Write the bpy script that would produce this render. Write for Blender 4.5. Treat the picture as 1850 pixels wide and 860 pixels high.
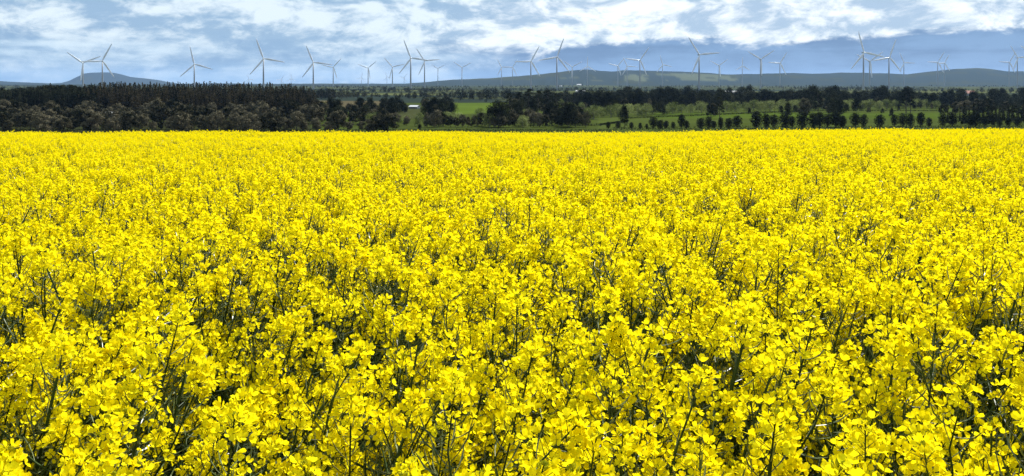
import bpy, math, random
import numpy as np
from mathutils import Matrix, Vector, Euler, noise as mnoise

random.seed(7)
rng = np.random.default_rng(7)
R = math.radians
for o in list(bpy.data.objects):
    bpy.data.objects.remove(o, do_unlink=True)
scene = bpy.context.scene
COL = scene.collection

# ------------------------------------------------------------------ camera
FPX = 1602.0            # focal length in photograph pixels (1850 wide)
HORIZ = 150.0           # eye level row in the photograph
EYE = 1.65
cam_d = bpy.data.cameras.new('camera')
cam_d.sensor_width = 36.0
cam_d.lens = 36.0 * FPX / 1850.0
cam_d.shift_y = -(430.0 - HORIZ) / 1850.0
cam_d.clip_start = 0.05
cam_d.clip_end = 90000.0
cam = bpy.data.objects.new('camera', cam_d)
cam.location = (0, 0, EYE)
cam.rotation_euler = (R(90), 0, 0)
COL.objects.link(cam)
scene.camera = cam

# ------------------------------------------------------------------ light
SUN_EL, SUN_AZ = R(51), R(38)      # azimuth measured from the view direction (+Y) towards +X
sun_dir = Vector((math.sin(SUN_AZ) * math.cos(SUN_EL), math.cos(SUN_AZ) * math.cos(SUN_EL), math.sin(SUN_EL)))
sl = bpy.data.lights.new('sun', 'SUN')
sl.energy = 5.0
sl.angle = R(0.53)
sl.color = (1.0, 0.965, 0.90)
sun = bpy.data.objects.new('sun', sl)
sun.rotation_euler = sun_dir.to_track_quat('Z', 'Y').to_euler()
sun.location = (20, 20, 60)
COL.objects.link(sun)

# ------------------------------------------------------------------ world
class NT:
    def __init__(self, tree):
        self.t = tree; self.n = tree.nodes; self.l = tree.links
    def node(self, typ, **kw):
        n = self.n.new(typ)
        for k, v in kw.items():
            setattr(n, k, v)
        return n
    def put(self, sock, v):
        if v is None: return
        if hasattr(v, 'is_output'): self.l.new(v, sock)
        else: sock.default_value = v
    def math(self, op, a, b=None, c=None, clamp=False):
        n = self.node('ShaderNodeMath', operation=op, use_clamp=clamp)
        self.put(n.inputs[0], a); self.put(n.inputs[1], b); self.put(n.inputs[2], c)
        return n.outputs[0]
    def mix(self, f, a, b):
        n = self.node('ShaderNodeMix', data_type='RGBA', clamp_factor=True)
        self.put(n.inputs['Factor'], f); self.put(n.inputs[6], a); self.put(n.inputs[7], b)
        return n.outputs[2]
    def smooth(self, v, a, b, to0=0.0, to1=1.0):
        n = self.node('ShaderNodeMapRange', interpolation_type='SMOOTHSTEP')
        self.put(n.inputs[0], v)
        for i, q in ((1, a), (2, b), (3, to0), (4, to1)): self.put(n.inputs[i], q)
        return n.outputs[0]
    def noise(self, vec, scale, detail=4.0, rough=0.5, dist=0.0, dim='3D', w=None):
        n = self.node('ShaderNodeTexNoise', noise_dimensions=dim)
        self.put(n.inputs['Vector'], vec)
        n.inputs['Scale'].default_value = scale; n.inputs['Detail'].default_value = detail
        n.inputs['Roughness'].default_value = rough; n.inputs['Distortion'].default_value = dist
        return n.outputs['Fac']
    def comb(self, x, y, z):
        n = self.node('ShaderNodeCombineXYZ')
        self.put(n.inputs[0], x); self.put(n.inputs[1], y); self.put(n.inputs[2], z)
        return n.outputs[0]
    def vadd(self, a, b):
        n = self.node('ShaderNodeVectorMath', operation='ADD')
        self.put(n.inputs[0], a); self.put(n.inputs[1], b)
        return n.outputs[0]

def c4(r, g, b): return (r, g, b, 1.0)

W = bpy.data.worlds.new('World')
scene.world = W
W.use_nodes = True
w = NT(W.node_tree); w.n.clear()
STR = 0.1
EXPO = 0.80
K = 1.0 / STR / 2 ** EXPO         # cloud radiances below are written as they appear after exposure
sky = w.node('ShaderNodeTexSky', sky_type='NISHITA')
sky.sun_disc = False; sky.sun_elevation = SUN_EL; sky.sun_rotation = SUN_AZ
sky.air_density = 1.0; sky.dust_density = 0.6; sky.ozone_density = 1.5
tc = w.node('ShaderNodeTexCoord')
sep = w.node('ShaderNodeSeparateXYZ'); w.l.new(tc.outputs['Generated'], sep.inputs[0])
dx, dy, dz = sep.outputs
zc = w.math('MAXIMUM', dz, 0.0)
P = w.comb(dx, dy, w.math('MULTIPLY', dz, 2.3))          # cloud space: a deck flattened 2.3 to 1
def vs_(v3, off): return w.vadd(v3, off)
SEED = (1.3, 8.2, 2.0)
warp = w.noise(vs_(P, (9.1, 3.3, 7.0)), 7.0, 3, 0.5)
Pw = w.vadd(vs_(P, SEED), w.comb(w.math('MULTIPLY', w.math('SUBTRACT', warp, 0.5), 0.10), 0.0, w.math('MULTIPLY', w.math('SUBTRACT', warp, 0.5), 0.06)))
n_big = w.noise(Pw, 3.6, 2, 0.5)
n_mid = w.noise(Pw, 11.0, 5, 0.56)
n_mid2 = w.noise(w.vadd(Pw, (0.016, 0.0, 0.034)), 11.0, 5, 0.56)      # the same field nearer the sun: lit tops, grey bases
n_det = w.noise(Pw, 42.0, 6, 0.62)
streak = w.noise(w.comb(w.math('MULTIPLY', dx, 1.0), w.math('MULTIPLY', dy, 1.0), w.math('MULTIPLY', dz, 9.0)), 7.0, 5, 0.55, 0.3)
fb = w.math('ADD', w.math('MULTIPLY', n_big, 0.50), w.math('ADD', w.math('MULTIPLY', n_mid, 0.60), w.math('MULTIPLY', n_det, 0.26)))
rise = w.math('SUBTRACT', w.smooth(zc, 0.026, 0.074, 0.0, 0.52), w.smooth(zc, 0.12, 0.55, 0.0, 0.36))   # decks overlap towards the horizon, then fade into rain haze
val = w.math('ADD', fb, rise)
right = w.smooth(w.math('ADD', dx, w.math('MULTIPLY', w.math('SUBTRACT', n_big, 0.5), 0.35)), -0.12, 0.12)
e0 = w.math('ADD', 0.62, w.math('MULTIPLY', right, 0.22))
e1 = w.math('ADD', e0, w.math('SUBTRACT', 0.38, w.math('MULTIPLY', right, 0.25)))
bright = w.smooth(val, e0, e1)
thin = w.smooth(w.math('ADD', w.math('MULTIPLY', streak, 0.75), w.math('ADD', w.math('MULTIPLY', n_mid, 0.45), w.math('MULTIPLY', n_det, 0.3))), 0.60, 0.88)
grey_a = w.mix(thin, c4(0.26*K, 0.43*K, 0.66*K), c4(0.62*K, 0.80*K, 0.96*K))
grey_b = w.mix(thin, c4(0.115*K, 0.235*K, 0.45*K), c4(0.19*K, 0.35*K, 0.61*K))
grey = w.mix(right, grey_a, grey_b)
hor = w.mix(w.smooth(zc, 0.0, 0.030, 0.45, 1.0), w.mix(right, c4(0.32*K, 0.55*K, 0.83*K), c4(0.20*K, 0.37*K, 0.64*K)), grey)
lump = w.smooth(w.math('ADD', w.math('SUBTRACT', n_mid, n_mid2), w.math('MULTIPLY', w.math('SUBTRACT', n_det, 0.5), 0.60)), -0.17, 0.12)
white = w.mix(lump, w.mix(right, c4(0.32*K, 0.49*K, 0.70*K), c4(0.42*K, 0.57*K, 0.76*K)), w.mix(right, c4(0.84*K, 0.96*K, 1.04*K), c4(1.06*K, 1.12*K, 1.14*K)))
cloud = w.mix(bright, hor, white)
cover = w.math('MAXIMUM', w.smooth(val, 0.55, 0.85), w.smooth(zc, 0.22, 0.10))
col = w.mix(w.math('MULTIPLY', cover, 0.95), sky.outputs[0], cloud)
below = w.mix(w.smooth(dz, -0.01, 0.0), c4(0.10*K, 0.13*K, 0.10*K), col)
bg = w.node('ShaderNodeBackground'); w.l.new(below, bg.inputs[0]); bg.inputs[1].default_value = STR
wo = w.node('ShaderNodeOutputWorld'); w.l.new(bg.outputs[0], wo.inputs[0])

scene.view_settings.view_transform = 'Standard'
scene.view_settings.look = 'None'
scene.view_settings.exposure = EXPO
scene.view_settings.gamma = 1.0
scene.view_settings.use_curve_mapping = False
cy = scene.cycles
cy.use_adaptive_sampling = True; cy.adaptive_threshold = 0.01; cy.use_denoising = True; cy.denoiser = 'OPENIMAGEDENOISE'; cy.denoising_prefilter = 'NONE'
cy.max_bounces = 4; cy.diffuse_bounces = 2; cy.glossy_bounces = 2; cy.transmission_bounces = 4
cy.transparent_max_bounces = 4; cy.volume_bounces = 0
cy.caustics_reflective = False; cy.caustics_refractive = False
cy.sample_clamp_indirect = 4.0

# ------------------------------------------------------------------ helpers
def tag(o, label=None, cat=None, group=None, kind=None):
    if label: o['label'] = label
    if cat: o['category'] = cat
    if group: o['group'] = group
    if kind: o['kind'] = kind
    return o

def link(name, data, parent=None, mat4=None):
    o = bpy.data.objects.new(name, data)
    COL.objects.link(o)
    if parent is not None: o.parent = parent
    if mat4 is not None: o.matrix_basis = mat4
    return o

def empty(name, loc, rot=(0, 0, 0), scl=1.0):
    o = bpy.data.objects.new(name, None)
    o.empty_display_size = 0.1
    COL.objects.link(o)
    o.location = loc; o.rotation_euler = rot
    o.scale = (scl, scl, scl) if not hasattr(scl, '__len__') else scl
    return o

class MD:
    """mesh data: vertices, faces and a material number for each face"""
    def __init__(self): self.v = []; self.f = []; self.m = []; self.nv = 0
    def add(self, v, f, m=0):
        v = np.asarray(v, float).reshape(-1, 3)
        n = self.nv
        self.v.append(v); self.nv += len(v)
        self.f.extend([tuple(int(i) + n for i in q) for q in f])
        self.m.extend([m] * len(f) if not hasattr(m, '__len__') else list(m))
    def join(self, o, M=None, mmap=None):
        if o.nv == 0: return
        v = np.concatenate(o.v)
        if M is not None:
            A = np.array(M); v = v @ A[:3, :3].T + A[:3, 3]
        self.add(v, o.f, o.m if mmap is None else [mmap[q] for q in o.m])
    def mesh(self, name, mats, smooth=False):
        me = bpy.data.meshes.new(name)
        v = np.concatenate(self.v) if self.v else np.zeros((0, 3))
        me.from_pydata(v.tolist(), [], self.f)
        for m in mats: me.materials.append(m)
        if len(mats) > 1: me.polygons.foreach_set('material_index', self.m)
        if smooth: me.polygons.foreach_set('use_smooth', [True] * len(self.f))
        me.update()
        return me

def tube(md, pts, radii, n=5, m=0, cap=False):
    pts = [Vector(p) for p in pts]
    vs = []; fs = []
    up = Vector((0.31, 0.17, 0.93)).normalized()
    for i, p in enumerate(pts):
        t = (pts[min(i + 1, len(pts) - 1)] - pts[max(i - 1, 0)]).normalized()
        a = t.cross(up)
        if a.length < 0.1: a = t.cross(Vector((1, 0, 0)))
        a.normalize(); b = t.cross(a)
        for k in range(n):
            q = 2 * math.pi * k / n
            vs.append(p + (a * math.cos(q) + b * math.sin(q)) * radii[i])
    for i in range(len(pts) - 1):
        for k in range(n):
            fs.append((i * n + k, i * n + (k + 1) % n, (i + 1) * n + (k + 1) % n, (i + 1) * n + k))
    if cap:
        fs.append(tuple(range(n))[::-1]); fs.append(tuple((len(pts) - 1) * n + k for k in range(n)))
    md.add([tuple(x) for x in vs], fs, m)

def box(md, x0, x1, y0, y1, z0, z1, m=0):
    v = [(x0, y0, z0), (x1, y0, z0), (x1, y1, z0), (x0, y1, z0), (x0, y0, z1), (x1, y0, z1), (x1, y1, z1), (x0, y1, z1)]
    md.add(v, [(3, 2, 1, 0), (4, 5, 6, 7), (0, 1, 5, 4), (1, 2, 6, 5), (2, 3, 7, 6), (3, 0, 4, 7)], m)

def new_mat(name):
    m = bpy.data.materials.new(name); m.use_nodes = True
    t = NT(m.node_tree); t.n.clear()
    out = t.node('ShaderNodeOutputMaterial')
    return m, t, out

def leaf_mat(name, dark, light, transl=0.25, scale=0.6, rnd=0.35, gloss=0.0):
    m, t, out = new_mat(name)
    geo = t.node('ShaderNodeNewGeometry'); oi = t.node('ShaderNodeObjectInfo')
    nz = t.noise(geo.outputs['Position'], scale, 3, 0.6)
    f = t.math('ADD', t.smooth(nz, 0.38, 0.64), t.math('MULTIPLY', t.math('SUBTRACT', oi.outputs['Random'], 0.5), rnd * 2))
    col = t.mix(t.math('MAXIMUM', f, 0.0), c4(*dark), c4(*light))
    d = t.node('ShaderNodeBsdfDiffuse'); t.l.new(col, d.inputs[0])
    tr = t.node('ShaderNodeBsdfTranslucent'); t.l.new(col, tr.inputs[0])
    mx = t.node('ShaderNodeMixShader'); mx.inputs[0].default_value = transl
    t.l.new(d.outputs[0], mx.inputs[1]); t.l.new(tr.outputs[0], mx.inputs[2])
    last = mx.outputs[0]
    if gloss:
        g = t.node('ShaderNodeBsdfGlossy'); g.inputs['Roughness'].default_value = 0.35
        fr = t.node('ShaderNodeFresnel'); fr.inputs[0].default_value = 1.4
        m2 = t.node('ShaderNodeMixShader'); t.l.new(t.math('MULTIPLY', fr.outputs[0], gloss), m2.inputs[0])
        t.l.new(last, m2.inputs[1]); t.l.new(g.outputs[0], m2.inputs[2]); last = m2.outputs[0]
    t.l.new(last, out.inputs[0])
    return m

def plain_mat(name, col, rough=0.6, nscale=3.0, var=0.25, metal=0.0):
    m, t, out = new_mat(name)
    geo = t.node('ShaderNodeTexCoord')
    nz = t.noise(geo.outputs['Object'], nscale, 5, 0.6)
    c = t.mix(nz, c4(*[q * (1 - var) for q in col]), c4(*[min(1, q * (1 + var)) for q in col]))
    b = t.node('ShaderNodeBsdfPrincipled')
    t.l.new(c, b.inputs['Base Color']); b.inputs['Roughness'].default_value = rough
    b.inputs['Metallic'].default_value = metal
    t.l.new(b.outputs[0], out.inputs[0])
    return m

# ------------------------------------------------------------------ materials
def petal_material():
    m, t, out = new_mat('petal_yellow')
    geo = t.node('ShaderNodeNewGeometry'); oi = t.node('ShaderNodeObjectInfo')
    nz = t.noise(geo.outputs['Position'], 55.0, 2, 0.5)
    nz2 = t.noise(geo.outputs['Position'], 2.2, 2, 0.5)
    f = t.math('ADD', t.smooth(nz, 0.3, 0.7), t.math('MULTIPLY', t.math('SUBTRACT', nz2, 0.5), 0.8))
    col = t.mix(f, c4(0.93, 0.75, 0.003), c4(0.96, 0.90, 0.016))
    d = t.node('ShaderNodeBsdfDiffuse'); t.l.new(col, d.inputs[0])
    tr = t.node('ShaderNodeBsdfTranslucent'); t.l.new(t.mix(0.5, col, c4(0.95, 0.77, 0.002)), tr.inputs[0])
    mx = t.node('ShaderNodeMixShader'); mx.inputs[0].default_value = 0.48
    t.l.new(d.outputs[0], mx.inputs[1]); t.l.new(tr.outputs[0], mx.inputs[2])
    t.l.new(mx.outputs[0], out.inputs[0])
    return m
M_PETAL = petal_material()
M_STEM = leaf_mat('canola_stem_green', (0.02, 0.036, 0.011), (0.05, 0.078, 0.025), 0.0, 9.0, 0.25, 0.35)
M_POD = leaf_mat('canola_pod_green', (0.055, 0.085, 0.03), (0.15, 0.19, 0.075), 0.15, 20.0, 0.25, 1.4)
M_BUD = leaf_mat('canola_bud_green', (0.34, 0.36, 0.02), (0.62, 0.55, 0.015), 0.2, 80.0, 0.2)
M_LEAF = leaf_mat('canola_leaf_green', (0.03, 0.06, 0.022), (0.06, 0.10, 0.035), 0.3, 14.0, 0.25)
M_BARK = plain_mat('bark', (0.06, 0.045, 0.035), 0.9, 2.0, 0.4)
M_PALEBARK = plain_mat('pale_bark', (0.16, 0.14, 0.11), 0.9, 2.0, 0.3)
M_PINE = leaf_mat('pine_needles', (0.005, 0.009, 0.006), (0.08, 0.066, 0.034), 0.1, 0.25, 0.45)
M_CYPRESS = leaf_mat('cypress_needles', (0.005, 0.009, 0.007), (0.038, 0.042, 0.023), 0.1, 0.35, 0.4)
M_BUSH = leaf_mat('olive_brown_leaves', (0.009, 0.013, 0.007), (0.14, 0.125, 0.078), 0.12, 0.45, 0.55)
M_OVAL = leaf_mat('dark_hedge_leaves', (0.008, 0.012, 0.009), (0.024, 0.028, 0.016), 0.08, 0.6, 0.3)
M_WILLOW = leaf_mat('pale_willow_leaves', (0.07, 0.092, 0.026), (0.25, 0.285, 0.105), 0.35, 0.35, 0.45)
M_FARLEAF = leaf_mat('far_wood_leaves', (0.007, 0.011, 0.008), (0.05, 0.052, 0.03), 0.1, 0.02, 0.5)
M_TURB = plain_mat('turbine_white', (0.84, 0.85, 0.86), 0.28, 0.2, 0.04)
M_TOWER = plain_mat('tower_light_grey', (0.27, 0.29, 0.30), 0.5, 0.2, 0.06)  # towers and nacelles: white steel, its shaded side put into the colour
M_WHITEROOF = plain_mat('pale_metal_roof', (0.48, 0.49, 0.5), 0.4, 0.5, 0.06)
M_SHEDWALL = plain_mat('shed_wall', (0.42, 0.43, 0.42), 0.7, 0.5, 0.15)
M_SHEDDOOR = plain_mat('shed_door', (0.12, 0.13, 0.14), 0.6, 0.5, 0.15)
M_REDROOF = plain_mat('red_tile_roof', (0.30, 0.12, 0.08), 0.8, 0.5, 0.2)
M_POST = plain_mat('fence_wood', (0.14, 0.12, 0.10), 0.9, 3.0, 0.3)

# ------------------------------------------------------------------ terrain
PLAIN = -20.5
def sstep(a, b, x):
    t = np.clip((x - a) / (b - a), 0, 1); return t * t * (3 - 2 * t)

def soil(x, y):
    """field on the gentle brow that falls away from the camera"""
    x = np.asarray(x, float); y = np.asarray(y, float)
    yy = np.clip(y, -60, None)
    az = x / np.maximum(np.abs(yy), 3.0)
    sl = 0.0470 - 0.0030 * sstep(0.12, 0.30, az) - 0.0006 * sstep(0.0, -0.5, az) + 0.0005 * np.sin(az * 9.0)
    sl = np.where(yy > 0, sl, 0.042)
    e = np.clip(yy - 46.0, 0, None)
    extra = np.where(e < 5.5, 0.004 * e * e, 0.004 * 30.25 + 0.044 * (e - 5.5))
    wob = 0.03 * np.sin(x * 0.55 + y * 0.3) * np.sin(y * 0.23 + 1.0) + 0.02 * np.sin(x * 1.3 + 2 + y * .7)
    return -(sl * yy) - extra + wob * np.clip(y / 8.0, 0, 1)

RIDGE = np.array([(560,153),(700,153),(740,152),(800,147),(850,143),(900,139.5),(950,136),(1000,131),(1030,127.5),(1060,124.5),(1085,127),(1105,128),
    (1125,126),(1155,125.5),(1180,127),(1210,128.5),(1260,131),(1320,134),(1370,133.5),(1420,132.5),(1470,134.5),(1520,133),(1560,132.5),(1600,133.5),
    (1640,134),(1665,131),(1700,127),(1730,124),(1765,122),(1790,124),(1815,128),(1850,129),(1900,131),(2000,128),(2200,134),(2500,148)], float)
LEFTR = np.array([(-500,146),(-200,143),(-60,145),(0,147),(40,148.5),(90,150),(140,153)], float)
MESA = np.array([(60,153),(110,150),(125,146),(140,138),(152,132.5),(165,130.7),(185,130.2),(203,130.6),(215,133),(235,139),(260,142.5),(285,145),(305,149),(330,153)], float)
def ridge_h(x, y):
    h = np.zeros_like(x)
    for prof, D, wf, wb in ((RIDGE, 10500.0, 2700.0, 1500.0), (LEFTR, 15000.0, 2500.0, 2000.0), (MESA, 19000.0, 2300.0, 2000.0)):
        px = 925 + x / np.maximum(y, 1.0) * FPX
        top = (HORIZ - np.interp(px, prof[:, 0], prof[:, 1], left=HORIZ + 6, right=HORIZ + 6)) / FPX * D + EYE - PLAIN
        s = np.where(y < D, sstep(D - wf, D, y), 1 - sstep(D, D + wb, y))
        h = np.maximum(h, np.where(y > 1000, np.maximum(top, 0) * s, 0))
    return h

def ground(x, y):
    x = np.asarray(x, float); y = np.asarray(y, float)
    s = soil(x, y)
    r = np.hypot(x, y)
    und = 0.5 * np.sin(x * 0.011 + 1.3) * np.sin(y * 0.009 + 0.4) * np.clip((r - 350) / 300, 0, 1)
    p = PLAIN + und + ridge_h(x, y)
    und2 = 7.0 * np.sin(x / 900.0 + 0.7) * np.sin(y / 1300.0 + 2.1) * np.clip((y - 5500) / 3000, 0, 1)
    p = p + und2
    k = 1.2
    m = np.maximum(s, p)
    return np.where(np.abs(s - p) < k, m + (k - np.abs(s - p)) ** 2 / (4 * k), m)
def g1(x, y): return float(ground(np.array([x]), np.array([y]))[0])
def at_px(px, d):
    """ground point at distance d along the view axis seen at photograph column px"""
    x = (px - 925.0) / FPX * d
    return x, d
def d_base(py): return (EYE - PLAIN) * FPX / (py - HORIZ)

fr = np.concatenate([np.linspace(-0.75, 0.75, 560), np.linspace(0.75, 2 * math.pi - 0.75, 92)[1:-1]])
rr = np.concatenate([[0.25, 1.0, 2.0, 3.5], np.arange(5, 75, 1.25), np.geomspace(75, 26000, 300)])
AZ, RR = np.meshgrid(fr, rr)
GX = RR * np.sin(AZ); GY = RR * np.cos(AZ); GZ = ground(GX, GY)
nr, na = GX.shape
fine = np.array([mnoise.fractal(Vector((x * 0.0011, y * 0.0011, 3.0)), 0.7, 2.0, 5) for x, y in zip(GX.ravel(), GY.ravel())]).reshape(GX.shape)
GZ = GZ + np.where(GY > 7600, fine * 13.0 * np.clip((GY - 7600) / 2500, 0, 1), 0)
# land cover: colour of soil, grass, pasture, cropped ground and bush for every vertex
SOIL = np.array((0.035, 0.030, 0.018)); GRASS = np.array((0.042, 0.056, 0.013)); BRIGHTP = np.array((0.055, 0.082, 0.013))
TAN = np.array((0.066, 0.056, 0.03)); WOOD = np.array((0.020, 0.028, 0.022)); OLIVE = np.array((0.036, 0.041, 0.016)); PALE = np.array((0.068, 0.078, 0.04))  # far ground and paddocks darkened in the colour to stand in for cloud shadow
pxv = 925 + GX / np.maximum(GY, 1.0) * FPX
pyv = HORIZ + (EYE - GZ) / np.maximum(GY, 1.0) * FPX
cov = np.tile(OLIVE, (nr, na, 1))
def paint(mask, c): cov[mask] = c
front = GY > 300
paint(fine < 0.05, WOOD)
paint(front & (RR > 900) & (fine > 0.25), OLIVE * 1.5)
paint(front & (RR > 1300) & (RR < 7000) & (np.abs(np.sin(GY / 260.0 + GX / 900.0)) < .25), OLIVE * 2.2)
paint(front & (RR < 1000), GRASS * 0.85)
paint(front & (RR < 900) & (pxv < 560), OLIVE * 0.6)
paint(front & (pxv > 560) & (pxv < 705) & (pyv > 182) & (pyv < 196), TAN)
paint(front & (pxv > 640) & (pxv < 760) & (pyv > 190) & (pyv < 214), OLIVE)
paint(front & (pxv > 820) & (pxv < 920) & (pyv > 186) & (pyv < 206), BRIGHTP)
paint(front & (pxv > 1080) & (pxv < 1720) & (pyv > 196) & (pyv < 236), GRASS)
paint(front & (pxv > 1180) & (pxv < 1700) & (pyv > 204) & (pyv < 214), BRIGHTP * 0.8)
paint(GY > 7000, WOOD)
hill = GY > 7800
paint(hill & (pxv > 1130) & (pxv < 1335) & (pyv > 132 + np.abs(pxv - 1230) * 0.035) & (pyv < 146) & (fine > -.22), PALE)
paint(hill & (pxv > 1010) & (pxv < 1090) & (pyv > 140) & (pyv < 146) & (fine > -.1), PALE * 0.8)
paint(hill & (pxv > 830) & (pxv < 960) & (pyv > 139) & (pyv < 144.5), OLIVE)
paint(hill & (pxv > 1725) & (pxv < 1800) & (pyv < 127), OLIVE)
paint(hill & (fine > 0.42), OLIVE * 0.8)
near_field = (GY < 64) & (RR < 140)
paint(near_field, SOIL)
vs = np.stack([GX, GY, GZ], -1).reshape(-1, 3)
vs = np.vstack([vs, [[0, 0, float(GZ[0].mean())]]])
ii, jj = np.meshgrid(np.arange(nr - 1), np.arange(na), indexing='ij')
j2 = (jj + 1) % na
quads = np.stack([ii * na + jj, ii * na + j2, (ii + 1) * na + j2, (ii + 1) * na + jj], -1).reshape(-1, 4)[:, ::-1]
faces = quads.tolist() + [(nr * na, k, (k + 1) % na)[::-1] for k in range(na)]
gm = bpy.data.meshes.new('ground'); gm.from_pydata(vs.tolist(), [], faces)
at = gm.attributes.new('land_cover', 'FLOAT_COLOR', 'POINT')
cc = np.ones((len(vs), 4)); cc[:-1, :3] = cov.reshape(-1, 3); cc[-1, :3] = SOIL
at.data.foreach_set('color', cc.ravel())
gm.polygons.foreach_set('use_smooth', [True] * len(faces))
m, t, out = new_mat('land')
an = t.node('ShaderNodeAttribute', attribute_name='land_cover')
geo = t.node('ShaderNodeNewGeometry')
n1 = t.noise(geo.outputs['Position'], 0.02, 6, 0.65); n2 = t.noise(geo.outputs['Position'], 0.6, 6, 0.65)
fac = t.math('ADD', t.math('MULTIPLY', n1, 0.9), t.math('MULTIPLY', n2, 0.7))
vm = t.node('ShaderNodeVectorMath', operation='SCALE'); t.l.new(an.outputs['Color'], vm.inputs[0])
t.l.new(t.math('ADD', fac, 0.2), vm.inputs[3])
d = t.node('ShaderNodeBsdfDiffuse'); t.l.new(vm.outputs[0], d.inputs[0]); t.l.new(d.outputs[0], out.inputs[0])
gm.materials.append(m)
g_o = link('ground', gm); tag(g_o, kind='structure')

# ------------------------------------------------------------------ canola: pieces
def petal(md, ang, L, wd, cup, lod, m=0):
    ca, sa = math.cos(ang), math.sin(ang)
    def P3(r, s, dz=0.0):
        z = cup * r * r / L * 0.9 + 0.25 * cup * r + dz
        return (ca * r - sa * s, sa * r + ca * s, z)
    if lod == 0:
        v = [P3(0.06 * L, 0), P3(0.45 * L, -0.40 * wd, .05 * L), P3(0.45 * L, 0, 0), P3(0.45 * L, 0.40 * wd, .05 * L),
             P3(0.80 * L, -0.50 * wd, .09 * L), P3(0.80 * L, 0, 0), P3(0.80 * L, 0.50 * wd, .09 * L),
             P3(1.02 * L, -0.27 * wd, -.01 * L), P3(0.99 * L, 0, -.05 * L), P3(1.02 * L, 0.27 * wd, -.02 * L)]
        f = [(0, 1, 2), (0, 2, 3), (1, 4, 5, 2), (2, 5, 6, 3), (4, 7, 8, 5), (5, 8, 9, 6)]
    elif lod == 1:
        v = [P3(0.06 * L, 0), P3(0.6 * L, -0.5 * wd, .06 * L), P3(0.6 * L, 0.5 * wd, .06 * L), P3(1.02 * L, 0.3 * wd, 0), P3(1.02 * L, -0.3 * wd, 0)]
        f = [(0, 1, 4, 3, 2)]
    else:
        v = [P3(0.0, 0), P3(0.62 * L, -0.55 * wd), P3(1.03 * L, 0), P3(0.62 * L, 0.55 * wd)]
        f = [(0, 1, 2, 3)]
    md.add(v, f, m)

def ellip(md, c, r, h, M=None, m=0, n=5):
    """small bud: pointed ellipsoid"""
    vs = [(0, 0, -h)]; fs = []
    for z, q in ((-0.45, 0.85), (0.35, 0.95)):
        for k in range(n):
            a = 2 * math.pi * k / n; vs.append((math.cos(a) * r * q, math.sin(a) * r * q, z * h))
    vs.append((0, 0, h))
    for k in range(n):
        k2 = (k + 1) % n
        fs += [(0, 1 + k2, 1 + k), (1 + k, 1 + k2, 1 + n + k2, 1 + n + k), (1 + n + k, 1 + n + k2, 1 + 2 * n)]
    v = np.array(vs)
    if M is not None:
        A = np.array(M.to_3x3()); v = v @ A.T
    md.add(v + np.array(c), fs, m)

def flower(lod, seed):
    r = random.Random(seed)
    md = MD()
    cup = r.uniform(0.3, 1.3)
    for k in range(4):
        petal(md, k * math.pi / 2 + r.uniform(-.16, .16), r.uniform(.0105, .0125), r.uniform(.0100, .0120), cup + r.uniform(-.25, .25), lod, 0)
    if lod < 2:
        ellip(md, (0, 0, .0025), .0014, .0035, None, 1, 4 if lod == 0 else 3)
    return md

FL = [[flower(l, 10 + s) for s in range(4)] for l in range(3)]
MATS = [M_PETAL, M_BUD, M_STEM, M_POD, M_LEAF]

def head_spec(seed):
    """where the open flowers and the buds of one flower head sit"""
    r = random.Random(seed)
    n = (11, 16, 19, 22, 25, 17)[seed % 6]; fl = []
    for i in range(n):
        u = (i + 0.5) / n                      # 0 at the top
        a = i * 2.39996 + r.uniform(-.3, .3)
        z = 0.012 - 0.060 * u + r.uniform(-.008, .008)
        rad = 0.008 + 0.020 * min(1, u * 1.3) + r.uniform(-.006, .006)
        tilt = R(25 + 55 * u + r.uniform(-38, 38))
        ax = Vector((math.sin(tilt) * math.cos(a), math.sin(tilt) * math.sin(a), math.cos(tilt)))
        q = ax.to_track_quat('Z', 'Y').to_matrix().to_4x4() @ Matrix.Rotation(r.uniform(0, 1.57), 4, 'Z')
        s = r.uniform(0.70, 1.02)
        fl.append((r.randrange(4), Matrix.Translation((rad * math.cos(a), rad * math.sin(a), z)) @ q @ Matrix.Scale(s, 4)))
    return fl
HEADS = [head_spec(100 + k) for k in range(6)]

def head_core(k, lod):
    """buds at the tip, the axis and the flower stalks"""
    r = random.Random(500 + k); md = MD()
    nb = 9 if lod == 0 else (5 if lod == 1 else 2)
    for i in range(nb):
        a = i * 2.4; q = r.uniform(.1, 1) * .008
        tilt = Matrix.Rotation(q * 60, 4, 'Y'); rot = Matrix.Rotation(a, 4, 'Z') @ tilt
        ellip(md, (math.cos(a) * q, math.sin(a) * q, .012 - q * .5),     .0019, .0040, rot, 1, 4)
    tube(md, [(0, 0, -.055), (0, 0, .008)], [.0016, .0012], 4 if lod == 0 else 3, 2)
    if lod < 2:
        for vi, Mx in HEADS[k]:
            p = Mx.translation
            tube(md, [(0, 0, p.z - .014), tuple(p)], [.0006, .0005], 3, 2)
    return md

def head_full(k, lod):
    md = MD(); md.join(head_core(k, lod))
    for vi, Mx in HEADS[k]:
        md.join(FL[lod][vi], Mx)
    return md
HEADMD = [[head_full(k, l) for k in range(6)] for l in range(3)]

def leaf_md(L, wd, seed):
    r = random.Random(seed); md = MD(); v = []; f = []
    for i in range(6):
        u = i / 5; h = wd * (math.sin(math.pi * min(1, (u * .85 + .12))) ** .8) * (1 - .55 * u)
        x = L * u; z = 0.35 * L * u - 0.75 * L * u * u
        v += [(x, -h, z + .25 * h), (x, 0, z), (x, h, z + .25 * h + r.uniform(-.006, .006))]
    for i in range(5):
        a = 3 * i; f += [(a, a + 3, a + 4, a + 1), (a + 1, a + 4, a + 5, a + 2)]
    md.add(v, f, 4); return md
LEAVES = [leaf_md(.13, .02, 1), leaf_md(.17, .028, 2), leaf_md(.10, .015, 3)]

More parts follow.
